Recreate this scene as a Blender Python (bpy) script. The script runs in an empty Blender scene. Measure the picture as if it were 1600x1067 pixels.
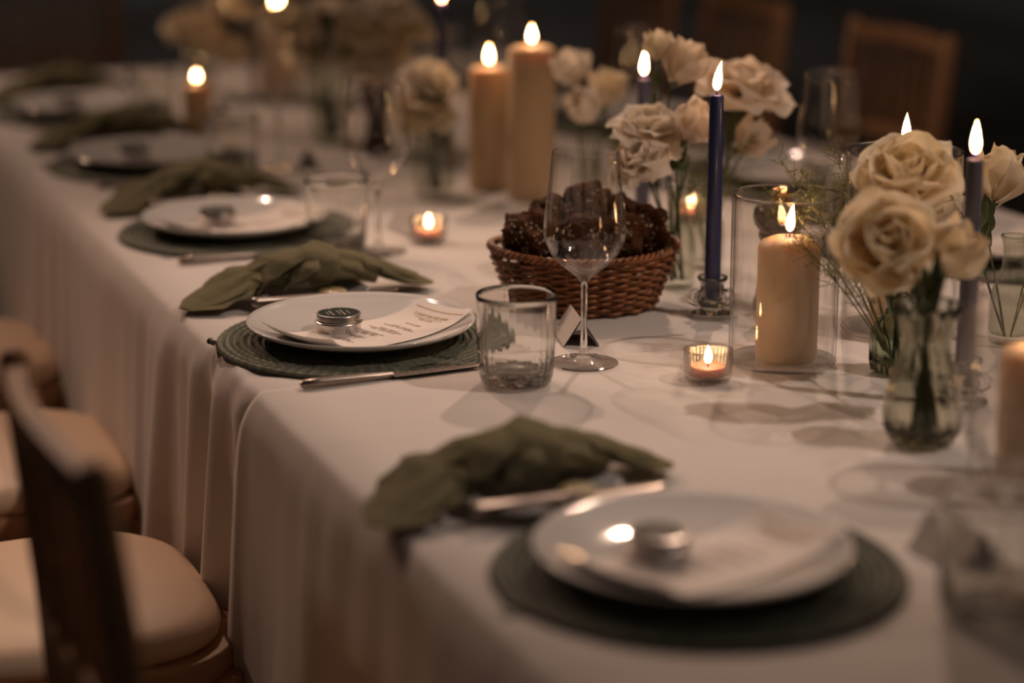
import bpy, bmesh, math, random
from math import sin, cos, pi, radians, sqrt, exp
from mathutils import Vector, Matrix, Euler
random.seed(7)
scene = bpy.context.scene
COL = scene.collection
T = 0.75            # table top height

# ------------------------------------------------------------------ camera
cam_d = bpy.data.cameras.new('camera'); cam = bpy.data.objects.new('camera', cam_d); COL.objects.link(cam)
cam.location = (-0.6258, -2.5528, T + 0.69)
cam.rotation_euler = (radians(90 - 14.47), 0, radians(-21.2))
cam_d.sensor_width = 36.0; cam_d.lens = 78.75
cam_d.clip_start = 0.05; cam_d.clip_end = 60
cam_d.dof.use_dof = True; cam_d.dof.focus_distance = 2.70; cam_d.dof.aperture_fstop = 1.5
cam_d.dof.aperture_blades = 0
scene.camera = cam
# ------------------------------------------------------------------ world, exposure
w = bpy.data.worlds.new('dim_room_air'); scene.world = w; w.use_nodes = True
w.node_tree.nodes['Background'].inputs[0].default_value = (0.30, 0.245, 0.21, 1)
w.node_tree.nodes['Background'].inputs[1].default_value = 0.045
scene.view_settings.view_transform = 'Standard'; scene.view_settings.look = 'None'
scene.view_settings.gamma = 1.0; scene.view_settings.exposure = 0.0
try: scene.view_settings.use_curve_mapping = False
except Exception: pass
scene.cycles.use_denoising = True
scene.cycles.max_bounces = 14; scene.cycles.transmission_bounces = 12; scene.cycles.transparent_max_bounces = 24
scene.cycles.caustics_reflective = True; scene.cycles.caustics_refractive = True
scene.cycles.sample_clamp_indirect = 3.0; scene.cycles.blur_glossy = 0.4
# ------------------------------------------------------------------ ceiling lamps of the room, then added fill lights
def spot(x, y, z, tx, ty, power, col, rad=0.05, ang=70, blend=0.6):
    l = bpy.data.lights.new('ceiling_or_fill_spot', 'SPOT'); l.energy = power; l.color = col
    l.shadow_soft_size = rad; l.spot_size = radians(ang); l.spot_blend = blend; l.cycles.max_bounces = 1024
    o = bpy.data.objects.new('ceiling_or_fill_spot', l); COL.objects.link(o); o.location = (x, y, z)
    o.rotation_euler = (Vector((tx, ty, T)) - Vector((x, y, z))).to_track_quat('-Z', 'Y').to_euler()
WARM = (1.0, 0.70, 0.55)
spot(1.9, 2.0, 3.0, 0.50, -0.22, 138, (1, .67, .49), 0.035, 46, 1.0)       # beyond, right
spot(0.2, 2.3, 3.0, 0.36, -0.28, 96, (1, .67, .49), 0.035, 46, 1.0)       # beyond, left
spot(1.7, -1.4, 3.0, 0.45, -0.22, 92, (1, .77, .64), 0.035, 40, 1.0)       # near right
spot(-1.3, 2.9, 3.0, -0.32, 0.42, 92, (1.0, 0.60, 0.42), 0.06, 36, 1.0)    # along the chairs on the left
spot(-0.8, 4.0, 3.0, 0.5, 1.6, 150, (1, .64, .45), 0.05, 48, 1.0)
spot(2.7, 0.2, 3.0, 1.75, 1.7, 26, (1, .60, .38), 0.05, 44, 1.0)           # added fill, brightens the chair backs across the table
lb = bpy.data.lights.new('drape_fill', 'AREA'); lb.energy = 9; lb.color = (1, 0.93, 0.88); lb.size = 3.0  # added area light that lifts the back wall out of black
lq = bpy.data.objects.new('drape_fill', lb); COL.objects.link(lq); lq.location = (3.2, 7.6, 3.2); lq.rotation_euler = (radians(55), 0, 0)
la = bpy.data.lights.new('overhead_fill', 'AREA'); la.energy = 4; la.color = (1, 0.70, 0.54); la.size = 2.0  # added dim warm fill from overhead, stands in for ambient light
lo = bpy.data.objects.new('overhead_fill', la); COL.objects.link(lo); lo.location = (1.3, 0.8, 3.1)

# ================================================================== materials
def nmat(name):
    m = bpy.data.materials.new(name); m.use_nodes = True
    return m, m.node_tree, m.node_tree.nodes['Principled BSDF']
def pmat(name, col, rough=0.5, metal=0.0, noise=0.0, nscale=30, bump=0.0, bscale=200, coat=0.0, sss=0.0, sssr=(1, .5, .25), sscale=0.02, spec=0.5, wave=None):
    m, nt, b = nmat(name)
    b.inputs['Base Color'].default_value = (*col, 1); b.inputs['Roughness'].default_value = rough
    b.inputs['Metallic'].default_value = metal; b.inputs['Coat Weight'].default_value = coat
    b.inputs['Specular IOR Level'].default_value = spec
    if sss:
        b.inputs['Subsurface Weight'].default_value = sss; b.inputs['Subsurface Radius'].default_value = sssr
        b.inputs['Subsurface Scale'].default_value = sscale
    tc = nt.nodes.new('ShaderNodeTexCoord')
    if noise:
        n = nt.nodes.new('ShaderNodeTexNoise'); n.inputs['Scale'].default_value = nscale; n.inputs['Detail'].default_value = 4
        if wave:
            mp = nt.nodes.new('ShaderNodeMapping'); mp.inputs['Scale'].default_value = wave
            nt.links.new(tc.outputs['Object'], mp.inputs[0]); nt.links.new(mp.outputs[0], n.inputs[0])
        else: nt.links.new(tc.outputs['Object'], n.inputs[0])
        r = nt.nodes.new('ShaderNodeValToRGB')
        r.color_ramp.elements[0].position = 0.3; r.color_ramp.elements[1].position = 0.7
        r.color_ramp.elements[0].color = (*[c * (1 - noise) for c in col], 1)
        r.color_ramp.elements[1].color = (*[min(1, c * (1 + noise)) for c in col], 1)
        nt.links.new(n.outputs[0], r.inputs[0]); nt.links.new(r.outputs[0], b.inputs['Base Color'])
    if bump:
        n2 = nt.nodes.new('ShaderNodeTexNoise'); n2.inputs['Scale'].default_value = bscale; n2.inputs['Detail'].default_value = 3
        nt.links.new(tc.outputs['Object'], n2.inputs[0])
        bp = nt.nodes.new('ShaderNodeBump'); bp.inputs['Strength'].default_value = bump; bp.inputs['Distance'].default_value = 0.002
        nt.links.new(n2.outputs[0], bp.inputs['Height']); nt.links.new(bp.outputs[0], b.inputs['Normal'])
    return m
def glassmat(name, tint=(1, 1, 1), ior=1.45, rough=0.0):
    """solid refracting glass"""
    m = bpy.data.materials.new(name); m.use_nodes = True; nt = m.node_tree; nt.nodes.clear()
    o = nt.nodes.new('ShaderNodeOutputMaterial')
    g = nt.nodes.new('ShaderNodeBsdfGlass'); g.inputs['Color'].default_value = (*tint, 1); g.inputs['IOR'].default_value = ior; g.inputs['Roughness'].default_value = rough
    nt.links.new(g.outputs[0], o.inputs[0])
    return m
def thinglass(name, tint=(1, 1, 1), edge=0.6, power=4.0, r0=0.035, bump=0, wave=0):
    """thin-walled glass: clear face-on, reflecting and darker towards grazing angles"""
    m = bpy.data.materials.new(name); m.use_nodes = True; nt = m.node_tree; nt.nodes.clear()
    o = nt.nodes.new('ShaderNodeOutputMaterial'); mx = nt.nodes.new('ShaderNodeMixShader')
    g = nt.nodes.new('ShaderNodeBsdfGlossy'); g.inputs['Roughness'].default_value = 0.015; g.inputs[0].default_value = (.97, .97, .97, 1)
    lw = nt.nodes.new('ShaderNodeLayerWeight'); lw.inputs[0].default_value = .5
    r = nt.nodes.new('ShaderNodeValToRGB')
    r.color_ramp.elements[0].color = (*tint, 1); r.color_ramp.elements[0].position = 0.72
    r.color_ramp.elements[1].color = (*[c * edge for c in tint], 1); r.color_ramp.elements[1].position = 1.0
    t = nt.nodes.new('ShaderNodeBsdfTransparent')
    pw = nt.nodes.new('ShaderNodeMath'); pw.operation = 'POWER'; pw.inputs[1].default_value = power
    ma = nt.nodes.new('ShaderNodeMath'); ma.operation = 'MULTIPLY_ADD'; ma.inputs[1].default_value = .75; ma.inputs[2].default_value = r0
    nt.links.new(lw.outputs['Facing'], pw.inputs[0]); nt.links.new(pw.outputs[0], ma.inputs[0]); nt.links.new(ma.outputs[0], mx.inputs[0])
    nt.links.new(lw.outputs['Facing'], r.inputs[0]); nt.links.new(r.outputs[0], t.inputs[0])
    nt.links.new(t.outputs[0], mx.inputs[1]); nt.links.new(g.outputs[0], mx.inputs[2]); nt.links.new(mx.outputs[0], o.inputs[0])
    if bump:
        tc = nt.nodes.new('ShaderNodeTexCoord'); n = nt.nodes.new('ShaderNodeTexNoise'); n.inputs['Scale'].default_value = 60
        mp = nt.nodes.new('ShaderNodeMapping'); mp.inputs['Scale'].default_value = (1, 1, .25)
        bp = nt.nodes.new('ShaderNodeBump'); bp.inputs['Strength'].default_value = bump; bp.inputs['Distance'].default_value = .003
        nt.links.new(tc.outputs['Object'], mp.inputs[0]); nt.links.new(mp.outputs[0], n.inputs[0]); nt.links.new(n.outputs[0], bp.inputs['Height'])
        nt.links.new(bp.outputs[0], g.inputs['Normal']); nt.links.new(bp.outputs[0], lw.inputs['Normal'])
    return m
def petalmat(name, col, trans):
    m, nt, b = nmat(name)
    b.inputs['Base Color'].default_value = (*col, 1); b.inputs['Roughness'].default_value = 0.55; b.inputs['Specular IOR Level'].default_value = .25
    out = nt.nodes['Material Output']; mx = nt.nodes.new('ShaderNodeMixShader'); mx.inputs[0].default_value = trans
    tl = nt.nodes.new('ShaderNodeBsdfTranslucent'); tl.inputs[0].default_value = (*[min(1, c * k) for c, k in zip(col, (1.05, .95, .80))], 1)
    nt.links.new(b.outputs[0], mx.inputs[1]); nt.links.new(tl.outputs[0], mx.inputs[2]); nt.links.new(mx.outputs[0], out.inputs[0])
    tc = nt.nodes.new('ShaderNodeTexCoord'); n = nt.nodes.new('ShaderNodeTexNoise'); n.inputs['Scale'].default_value = 120
    nt.links.new(tc.outputs['Object'], n.inputs[0]); bp = nt.nodes.new('ShaderNodeBump'); bp.inputs['Strength'].default_value = .12; bp.inputs['Distance'].default_value = .002
    nt.links.new(n.outputs[0], bp.inputs['Height']); nt.links.new(bp.outputs[0], b.inputs['Normal'])
    return m
def emat(name, stops, strength):
    m = bpy.data.materials.new(name); m.use_nodes = True; nt = m.node_tree; nt.nodes.clear()
    o = nt.nodes.new('ShaderNodeOutputMaterial'); e = nt.nodes.new('ShaderNodeEmission'); e.inputs[1].default_value = strength
    tc = nt.nodes.new('ShaderNodeTexCoord'); sp = nt.nodes.new('ShaderNodeSeparateXYZ'); r = nt.nodes.new('ShaderNodeValToRGB')
    while len(r.color_ramp.elements) < len(stops): r.color_ramp.elements.new(0.5)
    for el, (p, c) in zip(r.color_ramp.elements, stops): el.position = p; el.color = (*c, 1)
    nt.links.new(tc.outputs['Generated'], sp.inputs[0]); nt.links.new(sp.outputs[2], r.inputs[0]); nt.links.new(r.outputs[0], e.inputs[0]); nt.links.new(e.outputs[0], o.inputs[0])
    return m
M = {}
def cloth_material():
    m, nt, b = nmat('table_linen')
    b.inputs['Roughness'].default_value = 0.85; b.inputs['Specular IOR Level'].default_value = .15
    b.inputs['Sheen Weight'].default_value = .1
    tc = nt.nodes.new('ShaderNodeTexCoord'); n = nt.nodes.new('ShaderNodeTexNoise'); n.inputs['Scale'].default_value = 7; n.inputs['Detail'].default_value = 5
    nt.links.new(tc.outputs['Object'], n.inputs[0]); r = nt.nodes.new('ShaderNodeValToRGB')
    r.color_ramp.elements[0].color = (.67, .635, .61, 1); r.color_ramp.elements[1].color = (.76, .72, .69, 1)
    nt.links.new(n.outputs[0], r.inputs[0]); nt.links.new(r.outputs[0], b.inputs['Base Color'])
    wv = nt.nodes.new('ShaderNodeTexNoise'); wv.inputs['Scale'].default_value = 900
    mp = nt.nodes.new('ShaderNodeMapping'); mp.inputs['Scale'].default_value = (1, .25, 1); nt.links.new(tc.outputs['Object'], mp.inputs[0]); nt.links.new(mp.outputs[0], wv.inputs[0])
    mp2 = nt.nodes.new('ShaderNodeMapping'); mp2.inputs['Scale'].default_value = (2.2, 9, 2.2); n3 = nt.nodes.new('ShaderNodeTexNoise'); n3.inputs['Scale'].default_value = 1.6; n3.inputs['Detail'].default_value = 2
    nt.links.new(tc.outputs['Object'], mp2.inputs[0]); nt.links.new(mp2.outputs[0], n3.inputs[0])
    b1 = nt.nodes.new('ShaderNodeBump'); b1.inputs['Strength'].default_value = .15; b1.inputs['Distance'].default_value = .001
    b2 = nt.nodes.new('ShaderNodeBump'); b2.inputs['Strength'].default_value = .25; b2.inputs['Distance'].default_value = .01
    nt.links.new(wv.outputs[0], b1.inputs['Height']); nt.links.new(n3.outputs[0], b2.inputs['Height']); nt.links.new(b2.outputs[0], b1.inputs['Normal']); nt.links.new(b1.outputs[0], b.inputs['Normal'])
    return m
M['cloth'] = cloth_material()
M['china'] = pmat('glazed_china', (.80, .79, .78), .10, coat=.5)
M['mat'] = pmat('braided_green_grass', (.105, .118, .095), .8, noise=.3, nscale=90)
def ringify(m, pitch):
    nt = m.node_tree; b = nt.nodes['Principled BSDF']; src = b.inputs['Base Color'].links[0].from_socket
    tc = nt.nodes.new('ShaderNodeTexCoord'); sp = nt.nodes.new('ShaderNodeSeparateXYZ'); nt.links.new(tc.outputs['Object'], sp.inputs[0])
    cb = nt.nodes.new('ShaderNodeCombineXYZ'); nt.links.new(sp.outputs[0], cb.inputs[0]); nt.links.new(sp.outputs[1], cb.inputs[1])
    ln = nt.nodes.new('ShaderNodeVectorMath'); ln.operation = 'LENGTH'; nt.links.new(cb.outputs[0], ln.inputs[0])
    mu = nt.nodes.new('ShaderNodeMath'); mu.operation = 'MULTIPLY'; mu.inputs[1].default_value = pi / pitch; nt.links.new(ln.outputs['Value'], mu.inputs[0])
    si = nt.nodes.new('ShaderNodeMath'); si.operation = 'SINE'; nt.links.new(mu.outputs[0], si.inputs[0])
    ab = nt.nodes.new('ShaderNodeMath'); ab.operation = 'ABSOLUTE'; nt.links.new(si.outputs[0], ab.inputs[0])
    r = nt.nodes.new('ShaderNodeValToRGB'); r.color_ramp.elements[0].position = .1; r.color_ramp.elements[0].color = (.15, .15, .15, 1); r.color_ramp.elements[1].position = .75; r.color_ramp.elements[1].color = (1.35, 1.3, 1.2, 1)
    nt.links.new(ab.outputs[0], r.inputs[0]); mx = nt.nodes.new('ShaderNodeVectorMath'); mx.operation = 'MULTIPLY'
    nt.links.new(src, mx.inputs[0]); nt.links.new(r.outputs[0], mx.inputs[1]); nt.links.new(mx.outputs[0], b.inputs['Base Color'])
ringify(M['mat'], .183 / 20)      # colour darkens between the braided rings
M['napkin'] = pmat('olive_linen', (.185, .168, .098), .9, noise=.10, nscale=60, bump=.5, bscale=900, spec=.1)
M['tin'] = pmat('brushed_tin', (.72, .68, .66), .28, 1.0)
M['tinlabel'] = pmat('dark_green_label', (.045, .06, .045), .25, coat=.4)
M['tinprint'] = pmat('pale_label_print', (.45, .42, .36), .5)
M['paper'] = pmat('cream_menu_paper', (.86, .80, .75), .6)
M['gold'] = pmat('gold_menu_ink', (.55, .36, .16), .5)
M['ink'] = pmat('brown_menu_ink', (.30, .20, .17), .7)
M['steel'] = pmat('polished_steel', (.38, .32, .28), .30, 1.0)
M['blackcard'] = pmat('black_card', (.012, .012, .013), .55)
M['whitecard'] = pmat('white_card', (.75, .7, .66), .6)
M['butter'] = pmat('olive_wrapped_disc', (.36, .29, .12), .6, noise=.3, nscale=120)
M['wicker'] = pmat('stained_willow', (.26, .10, .036), .36, noise=.45, nscale=60)
M['wickerdark'] = pmat('dark_willow', (.10, .038, .016), .5, noise=.4, nscale=80)
M['ivory'] = pmat('ivory_wax', (.66, .51, .33), .45, sss=.7, sssr=(1, .62, .36), sscale=.045)
M['redwax'] = pmat('red_tealight_wax', (.74, .42, .33), .4, sss=.4, sscale=.01)
M['navy'] = pmat('navy_wax', (.022, .032, .115), .32, coat=.2)
M['slate'] = pmat('slate_blue_wax', (.10, .095, .13), .38)
M['greyblue'] = pmat('grey_blue_wax', (.15, .15, .23), .4)
M['wick'] = pmat('burnt_wick', (.012, .01, .01), .9)
M['flame'] = emat('candle_flame', [(0, (.10, .08, .4)), (.10, (.8, .26, .05)), (.30, (1, .58, .24)), (.7, (1, .66, .32)), (1, (1, .38, .10))], 55.0)
M['glass'] = glassmat('clear_glass', (.98, .98, .97), 1.46)
M['thin'] = thinglass('thin_clear_glass', (.985, .98, .975), .25, 3.6, .045)
M['vase'] = thinglass('faint_green_glass', (.90, .91, .87), .35, 3.0, .05, .5)
M['thinfoot'] = thinglass('foot_glass', (.95, .94, .93), .35, 2.5, .06)
M['vasenear'] = glassmat('pale_green_glass', (.88, .88, .83), 1.42)
M['greenglass'] = glassmat('grey_green_glass', (.80, .84, .77), 1.42)
M['white_petal'] = petalmat('white_petal', (.86, .83, .78), 0.48)
M['cream_petal'] = petalmat('cream_petal', (.84, .79, .66), 0.50)
M['blush_petal'] = petalmat('blush_petal', (.86, .79, .71), 0.50)
M['stem'] = pmat('green_stem', (.045, .075, .025), .6, noise=.3, nscale=50)
M['leaf'] = pmat('green_leaf', (.075, .11, .035), .5, noise=.3, nscale=40)
M['fern'] = pmat('pale_fern', (.20, .20, .08), .7, noise=.3, nscale=60)
M['mill'] = pmat('dark_walnut', (.045, .020, .011), .22, noise=.3, nscale=40, coat=.4)
M['copper'] = pmat('copper_cap', (.75, .38, .18), .22, 1.0)
M['limewash'] = pmat('light_ash_wood', (.40, .22, .115), .5, noise=.25, nscale=14, wave=(1, 1, 6))
M['darkwood'] = pmat('mid_brown_wood', (.22, .115, .06), .5, noise=.3, nscale=14, wave=(1, 1, 6))
M['pad'] = pmat('ivory_leatherette', (.72, .53, .38), .5, bump=.08, bscale=120)
M['floor'] = pmat('dark_floor', (.20, .17, .15), .75, noise=.3, nscale=2)
M['wall'] = pmat('charcoal_drape', (.40, .38, .37), .95, spec=.1)
M['crumb'] = pmat('oat_flakes', (.45, .36, .26), .8)
def bread_material():
    m, nt, b = nmat('dark_seeded_bread'); b.inputs['Roughness'].default_value = .85; b.inputs['Specular IOR Level'].default_value = .2
    tc = nt.nodes.new('ShaderNodeTexCoord'); n = nt.nodes.new('ShaderNodeTexNoise'); n.inputs['Scale'].default_value = 55; n.inputs['Detail'].default_value = 8; n.inputs['Roughness'].default_value = .7
    r = nt.nodes.new('ShaderNodeValToRGB'); r.color_ramp.elements[0].position = .32; r.color_ramp.elements[0].color = (.018, .008, .004, 1)
    r.color_ramp.elements[1].position = .66; r.color_ramp.elements[1].color = (.12, .042, .016, 1)
    e = r.color_ramp.elements.new(.72); e.color = (.34, .17, .09, 1)
    bp = nt.nodes.new('ShaderNodeBump'); bp.inputs['Strength'].default_value = 1; bp.inputs['Distance'].default_value = .004
    nt.links.new(tc.outputs['Object'], n.inputs[0]); nt.links.new(n.outputs[0], r.inputs[0]); nt.links.new(r.outputs[0], b.inputs['Base Color'])
    nt.links.new(n.outputs[0], bp.inputs['Height']); nt.links.new(bp.outputs[0], b.inputs['Normal']); return m
M['bread'] = bread_material()

# ================================================================== mesh helpers
class MB:
    def __init__(s): s.v = []; s.f = []
    def add(s, vs, fs):
        o = len(s.v); s.v += [tuple(v) for v in vs]; s.f += [tuple(i + o for i in f) for f in fs]; return s
    def grid(s, fn, nu, nv, closeu=False, closev=False, flip=False):
        o = len(s.v)
        for i in range(nu):
            for j in range(nv): s.v.append(tuple(fn(i, j)))
        for i in range(nu if closeu else nu - 1):
            for j in range(nv if closev else nv - 1):
                a = o + i * nv + j; b = o + ((i + 1) % nu) * nv + j
                c = o + ((i + 1) % nu) * nv + (j + 1) % nv; d = o + i * nv + (j + 1) % nv
                s.f.append((a, d, c, b) if flip else (a, b, c, d))
        return s
    def lathe(s, prof, seg=48, rib=None, z0=0, cx=0, cy=0):
        """prof: (r, z) from bottom axis round to the end; rib(i_angle, r, z) -> r"""
        o = len(s.v); n = len(prof)
        for k in range(seg):
            a = 2 * pi * k / seg
            for (r, z) in prof:
                rr = rib(a, r, z) if rib else r
                s.v.append((cx + rr * cos(a), cy + rr * sin(a), z + z0))
        for k in range(seg):
            k2 = (k + 1) % seg
            for j in range(n - 1):
                a, b, c, d = o + k * n + j, o + k2 * n + j, o + k2 * n + j + 1, o + k * n + j + 1
                if prof[j][0] < 1e-6: s.f.append((a, c, d))
                elif prof[j + 1][0] < 1e-6: s.f.append((a, b, c))
                else: s.f.append((a, b, c, d))
        return s
    def tube(s, pts, rad, seg=8, closed=False, caps=True):
        pts = [Vector(p) for p in pts]; n = len(pts); o = len(s.v)
        rs = rad if isinstance(rad, (list, tuple)) else [rad] * n
        up = Vector((0, 0, 1)); prev = None
        for i, p in enumerate(pts):
            if closed: t = pts[(i + 1) % n] - pts[i - 1]
            else: t = pts[min(i + 1, n - 1)] - pts[max(i - 1, 0)]
            if t.length < 1e-9: t = Vector((0, 0, 1))
            t.normalize()
            if prev is None:
                a = t.orthogonal().normalized() if abs(t.z) > .9 else t.cross(up).normalized()
            else:
                a = prev - t * prev.dot(t)
                a = a.normalized() if a.length > 1e-6 else t.orthogonal().normalized()
            prev = a; b = t.cross(a)
            for k in range(seg):
                th = 2 * pi * k / seg; s.v.append(tuple(p + rs[i] * (cos(th) * a + sin(th) * b)))
        for i in range(n if closed else n - 1):
            for k in range(seg):
                i2 = (i + 1) % n; k2 = (k + 1) % seg
                s.f.append((o + i * seg + k, o + i * seg + k2, o + i2 * seg + k2, o + i2 * seg + k))
        if not closed and caps:
            s.f.append(tuple(o + k for k in reversed(range(seg)))); s.f.append(tuple(o + (n - 1) * seg + k for k in range(seg)))
        return s
    def box(s, c, d, rz=0):
        x, y, z = [q / 2 for q in d]; m = Matrix.Rotation(rz, 3, 'Z'); c = Vector(c)
        vs = [c + m @ Vector((a * x, b * y, e * z)) for a in (-1, 1) for b in (-1, 1) for e in (-1, 1)]
        return s.add(vs, [(0, 1, 3, 2), (4, 6, 7, 5), (0, 4, 5, 1), (2, 3, 7, 6), (0, 2, 6, 4), (1, 5, 7, 3)])
    def mesh(s, name, mat, smooth=True, clean=False):
        me = bpy.data.meshes.new(name); me.from_pydata(s.v, [], s.f); me.update()
        if clean:
            bm = bmesh.new(); bm.from_mesh(me); bmesh.ops.remove_doubles(bm, verts=bm.verts, dist=1e-5)
            bmesh.ops.recalc_face_normals(bm, faces=bm.faces); bm.to_mesh(me); bm.free()
        if smooth:
            me.polygons.foreach_set('use_smooth', [True] * len(me.polygons))
            if smooth != 'all':
                try: me.set_sharp_from_angle(angle=radians(45))
                except Exception: pass
        me.materials.append(mat); return me
def link(name, me, parent=None, loc=None, rot=None, mw=None):
    o = bpy.data.objects.new(name, me); COL.objects.link(o)
    if parent: o.parent = parent
    if loc: o.location = loc
    if rot: o.rotation_euler = rot
    if mw is not None: o.matrix_basis = mw
    return o
def part(name, mb, mat, parent, smooth=True, clean=False, **k): return link(name, mb.mesh(name, M[mat], smooth, clean), parent, **k)
def tag(o, label=None, cat=None, group=None, kind=None):
    if label: o['label'] = label
    if cat: o['category'] = cat
    if group: o['group'] = group
    if kind: o['kind'] = kind
    return o
def thing(name, label, cat, loc=(0, 0, 0), rz=0, group=None):
    o = bpy.data.objects.new(name, None); COL.objects.link(o); o.location = loc; o.rotation_euler = (0, 0, rz); o.empty_display_size = .05
    return tag(o, label, cat, group)
def dup(root, loc, rz=None, label=None, group=None, scale=None):
    r = root.copy(); COL.objects.link(r); r.location = loc
    if rz is not None: r.rotation_euler = (0, 0, rz)
    if scale: r.scale = (scale, scale, scale)
    if label: r['label'] = label
    if group: r['group'] = group
    for ch in list(root.children):
        c = ch.copy(); COL.objects.link(c); c.parent = r
        for g in list(ch.children):
            d = g.copy(); COL.objects.link(d); d.parent = c
    return r
USED = {}
def inst(key, builder, loc, rz, label, group=None, scale=None):
    """first call builds the thing, later calls copy it with its parts"""
    if key not in USED:
        o = builder(); USED[key] = o; o.location = loc; o.rotation_euler = (0, 0, rz)
        if scale: o.scale = (scale,) * 3
        o['label'] = label
        if group: o['group'] = group
        return o
    return dup(USED[key], loc, rz, label, group, scale or 1.0)
def smooth01(x): x = max(0, min(1, x)); return x * x * (3 - 2 * x)

# ================================================================== setting
def struct(name, mb, mat, smooth=False): o = part(name, mb, mat, None, smooth); o['kind'] = 'structure'; return o
struct('floor', MB().box((1, 4, -.05), (16, 22, .1)), 'floor')
struct('wall_back', MB().box((1, 11, 1.7), (16, .2, 3.4)), 'wall')
struct('wall_right', MB().box((7.0, 4, 1.7), (.2, 14, 3.4)), 'wall')

TW = 1.37; Y0, YJ, Y1 = -2.3, -0.185, 2.62     # table width, near end, cloth joint, far end
tb = thing('banquet_table', 'long wooden banquet table hidden under two pale cloths', 'table', (TW / 2, (Y0 + Y1) / 2, 0))
L = Y1 - Y0
part('tabletop', MB().box((0, 0, T - .022), (TW - .01, L - .01, .034)), 'darkwood', tb)
for sx in (-1, 1):
    for sy in (-1, -.33, .33, 1):
        part('leg', MB().box((sx * (TW / 2 - .24), sy * (L / 2 - .2), (T - .04) / 2), (.06, .06, T - .04)), 'darkwood', tb)

def fold(y):
    f = .34 * sin(y * 13 + 1.6 * sin(y * 2.3)) + .22 * sin(y * 31 + .7 + 2.5 * sin(y * 3.7)) * (.5 + .5 * sin(y * 4.1 + 1)) + .25 * sin(y * 6.1 + 2) + .16 * sin(y * 67 + 3 * sin(y * 2.9)) * (.5 + .5 * sin(y * 7.3))
    f += 1.5 * exp(-((y - .03) / .030) ** 2) - .9 * exp(-((y - .085) / .022) ** 2) + 1.3 * exp(-((y + .085) / .024) ** 2) - 1.0 * exp(-((y + .035) / .02) ** 2) - .9 * exp(-((y - .24) / .05) ** 2) - .8 * exp(-((y + .165) / .02) ** 2)
    return f
def cloth(name, ya, yb, label, lift, endcap):
    prof = []        # (kind, s): left drop, top, right drop
    drop = [.72, .60, .5, .4, .3, .22, .15, .10, .06, .035, .02, .01, .004, 0]
    ny = max(2, int((yb - ya) / .008)); top = [i / 24 for i in range(1, 24)]
    def pt(i, j):
        y = ya + (yb - ya) * i / (ny - 1)
        nd = len(drop); z = T + lift
        if j < nd:
            s = drop[j]; a = min(1, s / .5) ** .8
            x = -.004 - .020 * min(1, s / .03) ** .5 * (1 - .2 * a) - .016 * a + fold(y) * .020 * (.12 + a) * min(1, s / .05) - .03 * s
            zz = z - s - (.0035 * max(0, fold(y + .01)) if s < .03 else 0) - (.004 if s > 0 else 0)
            if lift > 0: x -= .004 * smooth01(s / .08) * exp(-((y - yb) / .03) ** 2)
            else: x += .030 * smooth01(s / .06) * exp(-((y - ya - .022) / .020) ** 2)
            x += .17 * smooth01((s - .17) / .09) * exp(-(max(0, abs(y + .735) - .16) / .08) ** 2)   # pressed in by the chair pushed under
            return (x - lift * 2, y + .01 * s * sin(y * 13), zz)
        if j < nd + len(top):
            t = top[j - nd]; x = t * TW
            e = exp(-x / .02) * .004
            return (x, y, z + .0006 * sin(y * 31 + x * 4) * sin(x * 7) - e)
        s = drop[nd - 1 - (j - nd - len(top))]; a = min(1, s / .5) ** .8
        x = TW + .004 + .020 * min(1, s / .03) ** .5 + .016 * a - fold(y * .93 + 3) * .02 * (.12 + a) * min(1, s / .05) + .03 * s
        return (x, y, z - s)
    mb = MB().grid(pt, ny, 2 * len(drop) + len(top), flip=True)
    if endcap:       # the end that hangs over the table's end
        sgn, ye = endcap
        def pe(i, j):
            x = TW * i / 80; s = drop[j]; a = min(1, s / .5) ** .8
            return (x, ye + sgn * (.004 + .02 * min(1, s / .03) ** .5 + .03 * a - fold(x * 1.1 + 5) * .02 * (a + .1) * min(1, s / .05)), T + lift - s)
        mb.grid(pe, 81, len(drop))
    o = part(name, mb, 'cloth', None, 'all'); md = o.modifiers.new('thick', 'SOLIDIFY'); md.thickness = .0012; md.offset = -1
    return tag(o, label, 'tablecloth')
cloth('tablecloth', YJ, Y1, 'pale blush linen tablecloth under the sharp setting and beyond', 0.0, (1, Y1))
cloth('tablecloth', Y0, YJ + .012, 'pale linen tablecloth on the near end, overlapping the farther cloth', .0018, (-1, Y0))
Z = T + .0012
ZN = T + .0030

def tz(y): return ZN if y < YJ + .02 else Z
# ================================================================== crockery
MATH = .007
def plate_z(r, R=.14):
    t = max(0, (r / R - .50) / .50)
    return .004 + .019 * t ** 1.7
def b_placemat():
    t = thing('placemat', 'mat', 'placemat')
    R = .183; NR = 20; nr = NR * 5
    def pt(i, j):
        a = 2 * pi * i / 300; r = R * j / nr; k = j / 5.0; ring = int(k + 1e-6); ph = k - ring
        z = .0012 + .0048 * abs(sin(pi * ph)) ** .8 * (1 + .22 * sin(a * 75 + (pi if ph > .5 else 0)))
        rr = r + .0012 * sin(a * 3) * (j / nr)
        if j == nr: z = .0008
        return (rr * cos(a), rr * sin(a), z)
    mb = MB().grid(pt, 300, nr + 1, closeu=True)
    mb.grid(lambda i, j: ((R if j else .001) * cos(2 * pi * i / 60), (R if j else .001) * sin(2 * pi * i / 60), .0004), 60, 2, closeu=True, flip=True)
    part('braided_disc', mb, 'mat', t, 'all')
    part('braid_end', MB().tube([(-R + .004, .045, .004), (-R - .002, .05, .006), (-R + .002, .058, .005)], .0035, 6), 'mat', t)
    return t
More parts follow.
